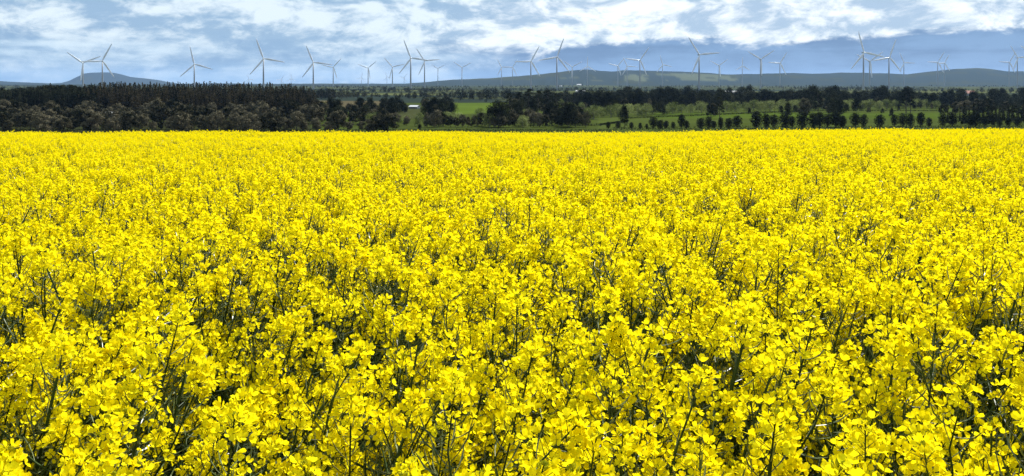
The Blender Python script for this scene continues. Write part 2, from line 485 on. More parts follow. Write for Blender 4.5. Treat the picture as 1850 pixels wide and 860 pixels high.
def bez(p0, p1, p2, n):
    return [p0 * (1 - t) ** 2 + p1 * 2 * t * (1 - t) + p2 * t * t for t in [i / n for i in range(n + 1)]]

class Plant: pass
def make_plant(seed):
    r = random.Random(seed); p = Plant()
    p.stem = MD(); p.pods = MD(); p.leaves = []; p.heads = []
    H = r.uniform(1.04, 1.16)
    def finish(pts, rad):
        d = (pts[-1] - pts[-2]).normalized()
        Mh = Matrix.Translation(pts[-1] + d * 0.05) @ d.to_track_quat('Z', 'Y').to_matrix().to_4x4() @ Matrix.Rotation(r.uniform(0, 6.28), 4, 'Z')
        p.heads.append((r.randrange(6), Mh @ Matrix.Scale(r.uniform(.72, 1.08), 4)))
    def pods_on(pts, L0, n):
        # young pods on thin stalks, spiralling along the stem just under the flowers
        seg = [(pts[i + 1] - pts[i]).length for i in range(len(pts) - 1)]; tot = sum(seg)
        for i in range(n):
            s = tot - L0 * (i + 0.6) / n
            k = 0
            while k < len(seg) - 1 and s > seg[k]: s -= seg[k]; k += 1
            b = pts[k].lerp(pts[k + 1], max(0, min(1, s / seg[k])))
            d = (pts[k + 1] - pts[k]).normalized()
            a = i * 2.4 + r.uniform(-.4, .4)
            sd = d.orthogonal().normalized(); sd = Matrix.Rotation(a, 3, d) @ sd
            o1 = (sd * .9 + d * r.uniform(.25, .7)).normalized(); o2 = (sd * .45 + d * .9).normalized()
            l1 = r.uniform(.016, .026); l2 = r.uniform(.035, .08) * (0.45 + 0.55 * i / n)
            q1 = b + o1 * l1; q2 = q1 + (o1 * .6 + o2 * .4) * l2 * .5; q3 = q2 + o2 * l2 * .5
            tube(p.pods, [b, q1, q2, q3], [.0007, .0009, .0017, .0006], 3, 3)
    top = Vector((r.uniform(-.13, .13), r.uniform(-.13, .13), H))
    mp = Vector((r.uniform(-.09, .09), r.uniform(-.09, .09), H * .6))
    main = bez(Vector((0, 0, -.04)), mp, top, 8)
    tube(p.stem, main, [.0080 - .0054 * i / 8 for i in range(9)], 6, 2)
    finish(main, .002); pods_on(main, r.uniform(.16, .3), r.randint(18, 28))
    nb = r.randint(9, 12)
    for k in range(nb):
        u = 0.38 + 0.46 * k / nb + r.uniform(-.03, .03)
        i = int(u * 8); b = main[i].lerp(main[i + 1], u * 8 - i)
        a = k * 2.4 + r.uniform(-.5, .5)
        out_ = Vector((math.cos(a), math.sin(a), 0)); rad = r.uniform(.11, .34)
        hz = H * (r.uniform(.87, 1.03) if r.random() < .62 else r.uniform(.68, .88))
        e = Vector((b.x, b.y, 0)) + out_ * rad + Vector((0, 0, max(hz, b.z + .1)))
        c = b + out_ * rad * r.uniform(.75, 1.15) + Vector((r.uniform(-.05, .05), r.uniform(-.05, .05), (e.z - b.z) * r.uniform(.15, .5)))
        pts = bez(b, c, e, 6)
        tube(p.stem, pts, [(.0040 - .0023 * q / 6) * (1.0 if k < 6 else .75) for q in range(7)], 5, 2)
        finish(pts, .0015); pods_on(pts, r.uniform(.10, .24), r.randint(8, 15))
        LM = Matrix.Translation(b) @ Matrix.Rotation(a + r.uniform(-.3, .3), 4, 'Z')
        if k < 2: p.leaves.append((r.randrange(3), LM))
    for k in range(3):
        b = main[1 + k]; p.leaves.append((r.randrange(2), Matrix.Translation(b) @ Matrix.Rotation(r.uniform(0, 6.28), 4, 'Z')))
    return p
NPL = 12
PL = [make_plant(900 + s) for s in range(NPL)]

def plant_joined(p, lod):
    md = MD(); md.join(p.stem); md.join(p.pods)
    for li, Mx in p.leaves: md.join(LEAVES[li], Mx)
    for hi, Mx in p.heads: md.join(HEADMD[lod][hi], Mx)
    return md

# where every plant stands: jittered grid over the field
def stand(step, y0, y1):
    ys = np.arange(y0, y1, step); pts = []
    for y in ys:
        hw = 0.70 * y + 5.0
        xs = np.arange(-hw, hw, step)
        n = len(xs)
        pts.append(np.stack([xs + rng.uniform(-.5, .5, n) * step, np.full(n, y) + rng.uniform(-.5, .5, n) * step], -1))
    return np.concatenate(pts)
pa = stand(0.172, 0.35, 12.0); pb = stand(0.20, 12.0, 30.0); pc = stand(0.22, 30.0, 60.0)
pts = np.concatenate([pa, pb, pc])
pts = pts[np.hypot(pts[:, 0], pts[:, 1]) > 0.62]
dens = np.array([mnoise.noise(Vector((x * .8, y * .5, 4.0))) for x, y in pts])
pts = pts[rng.random(len(pts)) < 1.0 - .28 * np.clip((-.12 - dens) * 4, 0, 1)]
N = len(pts)
pz = soil(pts[:, 0], pts[:, 1])
patch = np.array([mnoise.noise(Vector((x * .45, y * .45, 0.0))) for x, y in pts])
scl = 1.0 + rng.normal(0, .035, N) + patch * 0.06
scl = np.clip(scl, .86, 1.10) * 1.03
rotz = rng.uniform(0, 2 * math.pi, N)
leanx = R(17) + rng.normal(0, R(9), N); leany = rng.normal(0, R(6), N)      # the crop leans to the right with the wind
idx = rng.integers(0, NPL, N)
topz = pz + 1.12 * scl
pyp = HORIZ + (EYE - topz) / pts[:, 1] * FPX
pxp = 925 + pts[:, 0] / pts[:, 1] * FPX
inview = (pxp > -40) & (pxp < 1890) & (pyp < 930)
dist = np.hypot(pts[:, 0], pts[:, 1]) + np.where(inview, 0, 1e6)
order = np.argsort(dist)
solo = set(order[:300].tolist())

STEM_ME = [p.stem.mesh('stem', MATS) for p in PL]
POD_ME = [p.pods.mesh('pods', MATS) for p in PL]
LEAF_ME = [q.mesh('leaf', MATS) for q in LEAVES]
HEAD_ME = [q.mesh('flower_head', MATS) for q in HEADMD[0]]
CORE_ME = [head_core(k, 0).mesh('flower_head', MATS) for k in range(6)]
FLOWER_ME = [q.mesh('flower', MATS) for q in FL[0]]
for n_i, i in enumerate(order[:300].tolist()):
    x, y = pts[i]
    Mr = Matrix.Rotation(leanx[i], 4, 'Y') @ Matrix.Rotation(leany[i], 4, 'X') @ Matrix.Rotation(rotz[i], 4, 'Z')
    e = empty('canola_plant', (x, y, pz[i]), Mr.to_euler(), float(scl[i]))
    tag(e, 'flowering canola plant whose single yellow petals and curved dark stems show clearly', 'canola plant', 'canola plants with petals one can tell apart')
    p = PL[idx[i]]
    link('stem', STEM_ME[idx[i]], e)
    tag(link('pods', POD_ME[idx[i]], e), kind='stuff')
    for li, Mx in p.leaves: link('leaf', LEAF_ME[li], e, Mx)
    for hi, Mx in p.heads:
        if n_i < 45:
            h = link('flower_head', CORE_ME[hi], e, Mx)
            for vi, Mf in HEADS[hi]: link('flower', FLOWER_ME[vi], h, Mf)
        else:
            link('flower_head', HEAD_ME[hi], e, Mx)

def scatter(name, P, rot, sc, ids, sources, label=None, cat=None):
    """one stuff object: its vertices carry copies of the source meshes (geometry nodes)"""
    me = bpy.data.meshes.new(name); me.from_pydata(P.tolist(), [], [])
    a = me.attributes.new('turn', 'FLOAT_VECTOR', 'POINT'); a.data.foreach_set('vector', rot.ravel())
    a = me.attributes.new('size', 'FLOAT', 'POINT'); a.data.foreach_set('value', sc)
    a = me.attributes.new('pick', 'INT', 'POINT'); a.data.foreach_set('value', ids.astype(np.int32))
    o = link(name, me); tag(o, label, cat, kind='stuff')
    col = bpy.data.collections.new(name + '_sources')
    for k, sm in enumerate(sources):
        col.objects.link(bpy.data.objects.new('%s_%02d' % (name, k), sm))
    ng = bpy.data.node_groups.new(name, 'GeometryNodeTree')
    ng.interface.new_socket('Geometry', in_out='INPUT', socket_type='NodeSocketGeometry')
    ng.interface.new_socket('Geometry', in_out='OUTPUT', socket_type='NodeSocketGeometry')
    nn = ng.nodes; ll = ng.links
    gi = nn.new('NodeGroupInput'); go = nn.new('NodeGroupOutput')
    ci = nn.new('GeometryNodeCollectionInfo'); ci.inputs['Collection'].default_value = col
    ci.inputs['Separate Children'].default_value = True; ci.inputs['Reset Children'].default_value = True
    ip = nn.new('GeometryNodeInstanceOnPoints'); ip.inputs['Pick Instance'].default_value = True
    def attr(nm, ty):
        q = nn.new('GeometryNodeInputNamedAttribute'); q.data_type = ty; q.inputs[0].default_value = nm
        return q.outputs[0]
    ll.new(gi.outputs[0], ip.inputs['Points']); ll.new(ci.outputs[0], ip.inputs['Instance'])
    ll.new(attr('pick', 'INT'), ip.inputs['Instance Index'])
    er = nn.new('FunctionNodeEulerToRotation')
    ll.new(attr('turn', 'FLOAT_VECTOR'), er.inputs[0]); ll.new(er.outputs[0], ip.inputs['Rotation'])
    ll.new(attr('size', 'FLOAT'), ip.inputs['Scale'])
    ll.new(ip.outputs[0], go.inputs[0])
    md = o.modifiers.new('scatter', 'NODES'); md.node_group = ng
    return o

rest = np.array([i for i in range(N) if i not in solo])
eul = np.array([tuple((Matrix.Rotation(leanx[i], 3, 'Y') @ Matrix.Rotation(leany[i], 3, 'X') @ Matrix.Rotation(rotz[i], 3, 'Z')).to_euler()) for i in rest])
yy = pts[rest, 1]
lodn = np.where(yy < 7, 0, np.where(yy < 18, 1, 2))
SRC = [plant_joined(p, l).mesh('canola_plant', MATS) for l in range(3) for p in PL]
scatter('canola_crop', np.column_stack([pts[rest], pz[rest]]), eul, scl[rest], idx[rest] + NPL * lodn, SRC,
        'dense yellow canola crop in flower running back to the brow', 'canola crop')

# ------------------------------------------------------------------ trees
def leaf_cloud(md, clumps, n_leaf, size, seed, m=0, flat=0.0):
    r = np.random.default_rng(seed)
    wts = np.array([c[3] * c[3] for c in clumps]); wts = wts / wts.sum()
    for c, wt in zip(clumps, wts):
        n = max(6, int(n_leaf * wt))
        d = r.normal(size=(n, 3)); d /= np.linalg.norm(d, axis=1)[:, None]
        rad = r.uniform(.55, 1.08, n)[:, None]
        pos = np.array(c[:3]) + d * rad * np.array((c[3], c[3], c[4]))
        nr_ = d * np.array((1, 1, 1 + flat)) + r.normal(size=(n, 3)) * .38
        nr_ /= np.linalg.norm(nr_, axis=1)[:, None]
        a = np.cross(nr_, r.normal(size=(n, 3))); a /= np.linalg.norm(a, axis=1)[:, None]
        b = np.cross(nr_, a)
        s = size * r.uniform(.6, 1.4, n)[:, None]
        v = np.stack([pos - a * s, pos + b * s * .7, pos + a * s, pos - b * s * .7], 1).reshape(-1, 3)
        md.add(v, (np.arange(n * 4).reshape(-1, 4)).tolist(), m)

def tree_conifer(seed, H, W, n=1500, bare=.16):
    r = random.Random(seed); tr = MD(); cr = MD(); cl = []
    tube(tr, [(0, 0, -1), (r.uniform(-.1, .1), r.uniform(-.1, .1), H * .5), (0, 0, H * .98)], [.26, .17, .03], 6)
    for k in range(38):
        u = (k + .5) / 38; z = H * (bare + (1 - bare) * u)
        w_ = W * (1 - u) ** .75 * (.8 + .3 * r.random())
        a = k * 2.4 + r.uniform(-.4, .4)
        s = max(.32, w_ * .42)
        cl.append((math.cos(a) * w_ * .6, math.sin(a) * w_ * .6, z - w_ * .12, s, s * .62))
        if k % 3 == 0 and u < .9:
            tube(tr, [(0, 0, z), (math.cos(a) * w_ * .6, math.sin(a) * w_ * .6, z - w_ * .1)], [.07, .03], 4)
    cl.append((0, 0, H * .97, .35, .8))
    leaf_cloud(cr, cl, n, .34, seed); return tr, cr

def tree_round(seed, H, W, n=1500, trunk=.22, nc=16, leaf=.30):
    r = random.Random(seed); tr = MD(); cr = MD(); cl = []
    tube(tr, [(0, 0, -1), (r.uniform(-.3, .3), r.uniform(-.3, .3), H * .35), (r.uniform(-.5, .5), r.uniform(-.5, .5), H * .7)], [.3, .22, .08], 6)
    for k in range(nc):
        a = k * 2.4 + r.uniform(-.5, .5); u = (k + .5) / nc
        z = H * (trunk + (1 - trunk) * (.1 + .78 * u))
        env = math.sqrt(max(.05, 1 - (2 * (u - .38)) ** 2 * .75)) if u > .38 else .9
        w_ = W * .5 * env * r.uniform(.35, .85)
        s = W * r.uniform(.17, .27)
        cl.append((math.cos(a) * w_, math.sin(a) * w_, z, s, s * r.uniform(.65, .9)))
        if k % 2 == 0: tube(tr, [(0, 0, H * .3), (math.cos(a) * w_ * .9, math.sin(a) * w_ * .9, z)], [.12, .04], 4)
    leaf_cloud(cr, cl, n, leaf, seed); return tr, cr

def tree_oval(seed, H, W, n=1400):
    r = random.Random(seed); tr = MD(); cr = MD(); cl = []
    tube(tr, [(0, 0, -1), (0, 0, H * .5), (.1, 0, H * .85)], [.2, .15, .05], 6)
    for k in range(14):
        u = (k + .5) / 14; z = H * (.1 + .84 * u)
        w_ = W * .5 * math.sqrt(max(.03, 1 - ((u - .52) / .56) ** 2)); a = k * 2.4
        cl.append((math.cos(a) * w_ * .42, math.sin(a) * w_ * .42, z, max(.5, w_ * .62), max(.5, w_ * .55)))
        if k % 3 == 0: tube(tr, [(0, 0, z * .8), (math.cos(a) * w_ * .5, math.sin(a) * w_ * .5, z)], [.06, .03], 4)
    leaf_cloud(cr, cl, n, .2, seed); return tr, cr

def tree_tier(seed, H, W, n=1900, bare=.3):
    """old pine: bare trunk, flat spreading tiers of foliage"""
    r = random.Random(seed); tr = MD(); cr = MD(); cl = []
    bend = r.uniform(-.8, .8)
    tube(tr, [(0, 0, -1), (bend * .3, 0, H * .4), (bend, .2, H * .92)], [.5, .36, .1], 7)
    for k in range(15):
        u = (k + .5) / 15; z = H * (bare + (1 - bare) * u * .96); a = k * 2.4 + r.uniform(-.5, .5)
        w_ = W * .5 * (1 - .55 * u) * r.uniform(.5, 1.0); s = W * r.uniform(.13, .2)
        cl.append((bend * u + math.cos(a) * w_, math.sin(a) * w_, z, s, s * .48))
        tube(tr, [(bend * u, 0, z - .08 * H), (bend * u + math.cos(a) * w_, math.sin(a) * w_, z)], [.14, .05], 4)
    cl.append((bend, .2, H * .95, W * .15, W * .1))
    leaf_cloud(cr, cl, n, .36, seed, 0, .4); return tr, cr

class Kind: pass
def kind(name, mk, mats, bark, H):
    k = Kind(); k.name = name; k.H = H; k.v = []
    for tr, cr in mk: k.v.append((tr.mesh('trunk', [bark]), cr.mesh('crown', [mats]), tr, cr))
    k.mats = [bark, mats]; return k
PINE = kind('pine_tree', [tree_conifer(s, 21, 3.3 + .6 * (s % 3)) for s in range(5)], M_PINE, M_BARK, 21.)
DARKPINE = kind('pine_tree', [tree_round(30 + s, 21, (8.5, 7.5)[s], 2200, .06, 26, .34) for s in range(2)] + [tree_conifer(34, 21, 3.4)], M_CYPRESS, M_BARK, 21.)
BUSH = kind('bushy_tree', [tree_round(40 + s, 11, (9.5, 11, 8.5, 10)[s], 3000, .1, 11, .30) for s in range(4)], M_BUSH, M_BARK, 11.)
BELT = kind('shelter_tree', [tree_round(60 + s, 18, (15, 17, 13, 16)[s], 3200, .10, 18, .40) for s in range(4)], M_CYPRESS, M_BARK, 18.)
OVAL = kind('oval_tree', [tree_oval(80 + s, 6.8, (4.2, 4.8, 4.5, 3.8)[s]) for s in range(4)], M_OVAL, M_BARK, 6.8)
WILLOW = kind('willow_tree', [tree_round(100 + s, 8, (10, 11.5, 9)[s], 1500, .05, 18, .26) for s in range(3)], M_WILLOW, M_PALEBARK, 8.)
TIER = kind('old_pine_tree', [tree_tier(120 + s, 19, (13, 15, 12)[s]) for s in range(3)], M_CYPRESS, M_BARK, 19.)
SPIRE = kind('cypress_tree', [tree_conifer(140 + s, 14, 2.4, 1300, .05) for s in range(3)], M_CYPRESS, M_BARK, 14.)

tree_rand = random.Random(3)
def tree(K, px, d, top_py=None, label=None, group=None, wide=1.0, h=None, name=None, cat='tree'):
    x, y = at_px(px, d); z = g1(x, y)
    if h is None:
        h = (HORIZ - top_py) / FPX * d + EYE - z
    s = h / K.H
    e = empty(name or K.name, (x, y, z), (0, 0, tree_rand.uniform(0, 6.28)), (s * wide, s * wide, s))
    tag(e, label, cat, group)
    t_, c_, _, _ = tree_rand.choice(K.v)
    link('trunk', t_, e); link('crown', c_, e)
    return e

# pine plantation on the left: three front rows as single trees, the wood behind as one mass
for row in range(3):
    d = 600 + row * 9
    px = -30.0 + row * 3
    while px < 572:
        top = np.interp(px, [-30, 60, 90, 160, 200, 400, 520, 575], [161, 156, 152, 152.5, 151, 151, 152, 160])
        dk = px < 165 + tree_rand.uniform(-30, 30)
        tree(DARKPINE if dk else PINE, px, d + tree_rand.uniform(-3, 3), top + 15 - row * 4.5 + tree_rand.uniform(-8, 8),
             ('round topped blackish green pine at the flat topped hill end of the plantation' if dk else 'tall brown tinged pine in the front rows of the plantation behind the brown bushes'), ('dark end of the plantation' if dk else 'pines of the plantation'), tree_rand.uniform(.95, 1.3))
        px += tree_rand.uniform(7.5, 10.5)
def low(K, n, seed, leaf):
    """plainer tree for far woods"""
    out_ = []
    for q in range(n):
        tr, cr = (tree_conifer(seed + q, 21, 2.9, 420) if K == 'pine' else tree_round(seed + q, 14, 12, 320, .12, 12, leaf))
        md = MD(); md.join(tr, None, {0: 0}); md.join(cr, None, {0: 1}); out_.append(md)
    return out_
wp = []; 
for row in range(9):
    d = 628 + row * 9
    px = -380.0
    while px < 570 - row * 4:
        wp.append((px, d + tree_rand.uniform(-4, 4), row)); px += tree_rand.uniform(7, 10.5)
P_ = []; S_ = []
for px, d, row in wp:
    x, y = at_px(px, d); z = g1(x, y)
    top = np.interp(px, [-30, 60, 90, 160, 200, 400, 520, 575], [160, 156, 151.5, 152.5, 150.5, 150.5, 152, 158]) + tree_rand.uniform(-4, 9) + (4 - row if row < 4 else 0)
    P_.append((x, y, z)); S_.append(((HORIZ - top) / FPX * d + EYE - z) / 21.0)
P_ = np.array(P_); n_ = len(P_)
pk = np.where(925 + P_[:, 0] / P_[:, 1] * FPX < 165 + rng.uniform(-30, 30, n_), 3, 0) + rng.integers(0, 3, n_)
DW = []
for q_ in range(3):
    md = MD(); tr, cr = tree_round(230 + q_, 21, 8.5, 800, .05, 20, .5); md.join(tr, None, {0: 0}); md.join(cr, None, {0: 1}); DW.append(md.mesh('pine', [M_BARK, M_CYPRESS]))
scatter('plantation_wood', P_, np.column_stack([np.zeros(n_), np.zeros(n_), rng.uniform(0, 6.28, n_)]), np.array(S_), pk,
        [q.mesh('pine', [M_BARK, M_PINE]) for q in low('pine', 3, 200, .4)] + DW, 'dense dark pine plantation filling the ground behind its front rows', 'plantation')

# olive and brown bushes at the foot of the plantation
LB = 'rounded olive brown bushy tree along the foot of the pine plantation'
for lay, (d0, t0, t1, step) in enumerate(((560, 178, 200, 15), (490, 186, 208, 16), (408, 197, 220, 17))):
    px = -25.0
    while px < (600 if lay == 0 else 705):
        tree(BUSH, px, d0 + tree_rand.uniform(-22, 22), tree_rand.uniform(t0, t1), LB, 'bushes below the plantation', tree_rand.uniform(.9, 1.25))
        px += tree_rand.uniform(step * .65, step * 1.35)
tree(BUSH, 283, 500, 176, 'tall bushy tree rising above the brown bushes before the plantation', None, .8)
tree(BUSH, 150, 520, 186, LB, 'bushes below the plantation', 1.2)

# middle: mixed trees round the tan and green paddocks
MT = 'dark bushy tree in the copse beside the tan paddock'
for px, by, ty, wd in ((676, 207, 189, 1.0), (690, 206, 186, 1.0), (705, 207, 188, 1.1), (718, 206, 185, .9), (730, 205, 187, 1.0), (605, 212, 193, 1.1), (622, 214, 195, 1.1), (640, 213, 196, 1.1)):
    tree(BELT, px, d_base(by), ty, MT, 'copse by the tan paddock', wd)
for px, by, ty, wd in ((778, 207, 183, 1.0), (790, 208, 180, 1.1), (803, 207, 179, 1.1), (816, 206, 184, 1.0)):
    tree(BELT, px, d_base(by), ty, 'dark bushy tree in the copse beside the white roofed shed', 'copse by the white roofed shed', wd)
tree(WILLOW, 757, d_base(228), 203, 'tall pale grey green willow standing alone before the copse', None, .62)
for px in (720, 735): tree(WILLOW, px, d_base(222), 208, 'low pale green willow by the dark bushes in the valley', 'low willows by the bushes', .9)
tree(WILLOW, 818, d_base(205), 184, 'pale green willow at the edge of the bright green paddock', None, .9)
tree(OVAL, 758, 424, 224, 'small round dark shrub alone beyond the crop edge', None, 1.3, cat='shrub')
px = 772.0
while px < 905:
    tree(BUSH, px, d_base(229) + tree_rand.uniform(-8, 8), tree_rand.uniform(203, 211), 'dark brown bushy tree in the row below the bright green paddock', 'row of bushes below the green paddock', tree_rand.uniform(.7, .95))
    px += tree_rand.uniform(8, 13)
TP = 'old pine with bare trunk and flat tiers in the stand beyond the crop'
for px, by, ty, wd in ((920, 207, 169, .8), (938, 209, 166, .8), (955, 206, 160, .9), (972, 209, 163, .8), (990, 206, 162, .9), (1005, 205, 168, .8)):
    tree(TIER, px, d_base(by), ty, TP, 'stand of old pines', wd)
for px, by, ty in ((925, 229, 205), (942, 228, 200), (975, 229, 202), (985, 229, 206), (1010, 228, 200), (1028, 228, 193), (1040, 229, 197), (1058, 229, 201)):
    tree(BUSH, px, d_base(by), ty, 'brown bushy tree below the stand of old pines', 'bushes below the old pines', .8)
for px, by, ty in ((1005, 208, 193), (1050, 204, 185)):
    tree(WILLOW, px, d_base(by), ty, 'yellow green willow between the old pines', 'yellow green willows', .6)
for px, by, ty, wd in ((1062, 198, 166, .9), (1080, 199, 163, 1.0), (1098, 199, 165, 1.0), (1110, 197, 170, .9)):
    tree(BELT, px, d_base(by), ty, 'broad dark tree in the big clump behind the pale willows', 'big dark clump', wd)
tree(BELT, 1128, d_base(229), 189, 'tall dark tree standing at the end of the oval tree row', None, .55)
tree(TIER, 1300, d_base(214), 174, 'lone dark pine with bare trunk in the green paddock', None, .75)
tree(TIER, 1478, d_base(206), 163, 'slender dark pine with bare trunk among the pale willows', None, .7)
tree(BELT, 1469, d_base(196), 152, 'tallest dark tree rising over the shelter belt beside the slender pine', None, .8)
tree(BELT, 1596, d_base(190), 154, 'big round topped dark tree rising over the shelter belt', None, .95)
tree(TIER, 1637, d_base(205), 160, 'spreading pine with several bare trunks at the paddock corner', None, .8)
tree(TIER, 1645, d_base(205), 163, 'second spreading pine leaning on its neighbour at the paddock corner', None, .7)

# row of dark oval trees along the crop edge
ov = [(900 + c / 4.526, 60 + tt / 4.526) for c, tt in ((900, 745), (975, 725), (1095, 725), (1165, 745), (1213, 745), (1268, 705), (1325, 725), (1375, 720))]
ov += [(1200 + c / 4.527, 60 + tt / 4.527) for c, tt in ((15, 725), (80, 722), (135, 685), (190, 725), (295, 695), (362, 680), (415, 720), (470, 695), (530, 708), (597, 685), (748, 645),
       (835, 665), (900, 668), (1000, 668), (1055, 690), (1120, 660), (1215, 668), (1270, 660), (1330, 670), (1405, 635), (1460, 685))]
ov += [(1520 + c / 4.527, 60 + tt / 4.527) for c, tt in ((5, 680), (120, 665), (185, 668), (305, 672), (435, 660), (500, 665), (572, 670), (655, 660), (720, 690), (830, 660), (905, 665),
       (1050, 690), (1095, 660), (1165, 675), (1235, 670), (1300, 695), (1370, 700), (1440, 690))]
for px, ty in ov:
    tree(OVAL, px + tree_rand.uniform(-2, 2), np.interp(px, [1100, 1500, 1850], [428, 440, 450]) + tree_rand.uniform(-9, 9), ty - 2.5 + tree_rand.uniform(-3, 3), 'dark oval tree in the long row between crop and green paddock', 'row of dark oval trees', tree_rand.uniform(.95, 1.5))
# pale willows along the far side of the paddock
px = 1072.0
while px < 1700:
    d = np.interp(px, [1070, 1250, 1500, 1700], [560, 660, 760, 780])
    if not (1285 < px < 1312):
        tree(WILLOW, px, d + tree_rand.uniform(-15, 15), HORIZ + (EYE - PLAIN - tree_rand.uniform(6.3, 9.0)) * FPX / d, 'pale green rounded willow along the far side of the green paddock', 'willows along the paddock', tree_rand.uniform(.9, 1.25))
    px += tree_rand.uniform(12, 21)
# dark shelter belt behind
for d0, t0, t1 in ((800, 157, 186), (900, 155, 180), (1050, 153, 172)):
    px = 1120.0
    while px < 1880:
        tree(BELT, px, d0 + tree_rand.uniform(-30, 30), tree_rand.uniform(t0, t1), 'dark bushy tree in the long shelter belt behind the pale willows', 'shelter belt trees', tree_rand.uniform(.85, 1.2))
        px += tree_rand.uniform(13, 24)
# dark wood on the right
px = 1712.0
while px < 1880:
    tree(SPIRE, px, 500 + tree_rand.uniform(-25, 25), tree_rand.uniform(180, 205) + (12 if px < 1740 else 0), 'slim dark cypress in the wood at the end of the oval tree row', 'cypress wood', tree_rand.uniform(.9, 1.3))
    px += tree_rand.uniform(6, 10)
px = 1705.0
while px < 1880:
    tree(BUSH, px, 640 + tree_rand.uniform(-40, 40), tree_rand.uniform(176, 190), 'olive bushy tree rising behind the cypress wood', 'bushy trees behind the cypresses', tree_rand.uniform(.9, 1.2))
    px += tree_rand.uniform(13, 22)

# far woods: too many and too small to count
fp = []; fs_ = []
rr_ = random.Random(11)
while len(fp) < 7500:
    d = math.exp(rr_.uniform(math.log(820), math.log(6800)))
    px = rr_.uniform(-700, 2550)
    x, y = at_px(px, d)
    c = mnoise.noise(Vector((x * .0022, y * .0035 / (1 + d / 4000), 5.0))) + .5 * mnoise.noise(Vector((x * .008, y * .010, 2.0)))
    if c < (-.12 if px < 600 else (-.02 if d < 1500 else .04)): continue
    py = HORIZ + (EYE - PLAIN) / d * FPX
    if 560 < px < 760 and py > 181: continue
    if 820 < px < 930 and py > 185: continue
    if px < 560 and d < 760: continue
    fp.append((x, y, g1(x, y) - .5)); fs_.append((.85 + .7 * mnoise.noise(Vector((x * .006, y * .004, 8.0)))) * rr_.uniform(.45, 1.0) * (1.0 if d < 1400 else .8))
for k_ in range(420):                 # the woods go on past both ends of the view
    px = rr_.choice([rr_.uniform(1890, 2350), rr_.uniform(1890, 2350), rr_.uniform(-420, -40)]); d = rr_.uniform(440, 820)
    if px < 0 and d > 600: continue
    x, y = at_px(px, d); fp.append((x, y, g1(x, y) - .5)); fs_.append(rr_.uniform(.45, .95))
fp = np.array(fp); n_ = len(fp)
scatter('far_woodland', fp, np.column_stack([np.zeros(n_), np.zeros(n_), rng.uniform(0, 6.28, n_)]), np.array(fs_), rng.integers(0, 5, n_),
        [q.mesh('far_tree', [M_BARK, M_FARLEAF]) for q in low('round', 5, 300, .6)], 'dark distant woodland spread over the plain before the hills', 'woodland')

# trees standing about the paddocks between the rows
MIX = [(px_, d_) for px_ in range(565, 1075, 9) for d_ in (470, 560, 640, 740, 860)]
for px_, d_ in MIX:
    if tree_rand.random() > .50: continue
    qx, qd = px_ + tree_rand.uniform(-5, 5), d_ + tree_rand.uniform(-30, 30)
    qy = HORIZ + (EYE - PLAIN) / qd * FPX
    if (560 < qx < 670 and 180 < qy < 197) or (820 < qx < 918 and 186 < qy < 208) or (735 < qx < 765 and 190 < qy < 235): continue
    u_ = tree_rand.random()
    if u_ < .55: tree(BUSH, qx, qd, h=tree_rand.uniform(5, 10), label='scattered brown bushy tree on the farmland between plantation and pine stand', group='scattered bushy trees', wide=tree_rand.uniform(.8, 1.2))
    elif u_ < .85: tree(BELT, qx, qd, h=tree_rand.uniform(7, 14), label='scattered dark green tree on the farmland between plantation and pine stand', group='scattered dark trees', wide=tree_rand.uniform(.7, 1.1))
    else: tree(WILLOW, qx, qd, h=tree_rand.uniform(4, 7), label='scattered pale green willow on the farmland between plantation and pine stand', group='scattered willows', wide=tree_rand.uniform(.8, 1.2))
for k_ in range(46):
    qx = tree_rand.uniform(1080, 1700); qd = tree_rand.uniform(560, 790)
    tree(tree_rand.choice([BUSH, BELT, BELT]), qx, qd, h=tree_rand.uniform(4, 13), label='odd dark tree standing among the pale willows of the paddock', group='odd dark trees among the willows', wide=tree_rand.uniform(.6, .9))

# hedges along the paddock edges
def hedge(a, b, h, label):
    (pa_, da), (pb_, db) = a, b
    xa, ya = at_px(pa_, da); xb, yb = at_px(pb_, db)
    L = math.hypot(xb - xa, yb - ya); n = int(L / 1.6); md = MD(); cl = []
    z0 = g1(xa, ya)
    for i in range(n + 1):
        q = i / n; x = xa + (xb - xa) * q; y = ya + (yb - ya) * q
        cl.append((x - xa, y - ya + rr_.uniform(-.3, .3), g1(x, y) - z0 + h * .5, 1.0, h * rr_.uniform(.4, .62)))
    leaf_cloud(md, cl, n * 34, .22, n)
    o = link('hedge', md.mesh('hedge', [M_OVAL])); o.location = (xa, ya, z0)
    tag(o, label, 'hedge')
hedge((930, d_base(229)), (1085, d_base(227)), 1.3, 'low dark hedge below the brown bushes and old pines')
hedge((1085, d_base(226)), (1135, d_base(219)), 1.2, 'short dark hedge climbing to the tall tree by the oval row')
hedge((1135, d_base(214)), (1450, d_base(202)), 1.3, 'long dark hedge slanting across the green paddock to the willows')
hedge((1450, d_base(201)), (1700, d_base(200)), 1.1, 'dark hedge at the foot of the pale willows by the pine')
hedge((-60, 407), (1110, 405), 1.3, 'dark hedge along the valley just beyond the crop brow')

hedge((1110, 412), (1900, 428), 2.3, 'dark hedge at the foot of the oval tree row')

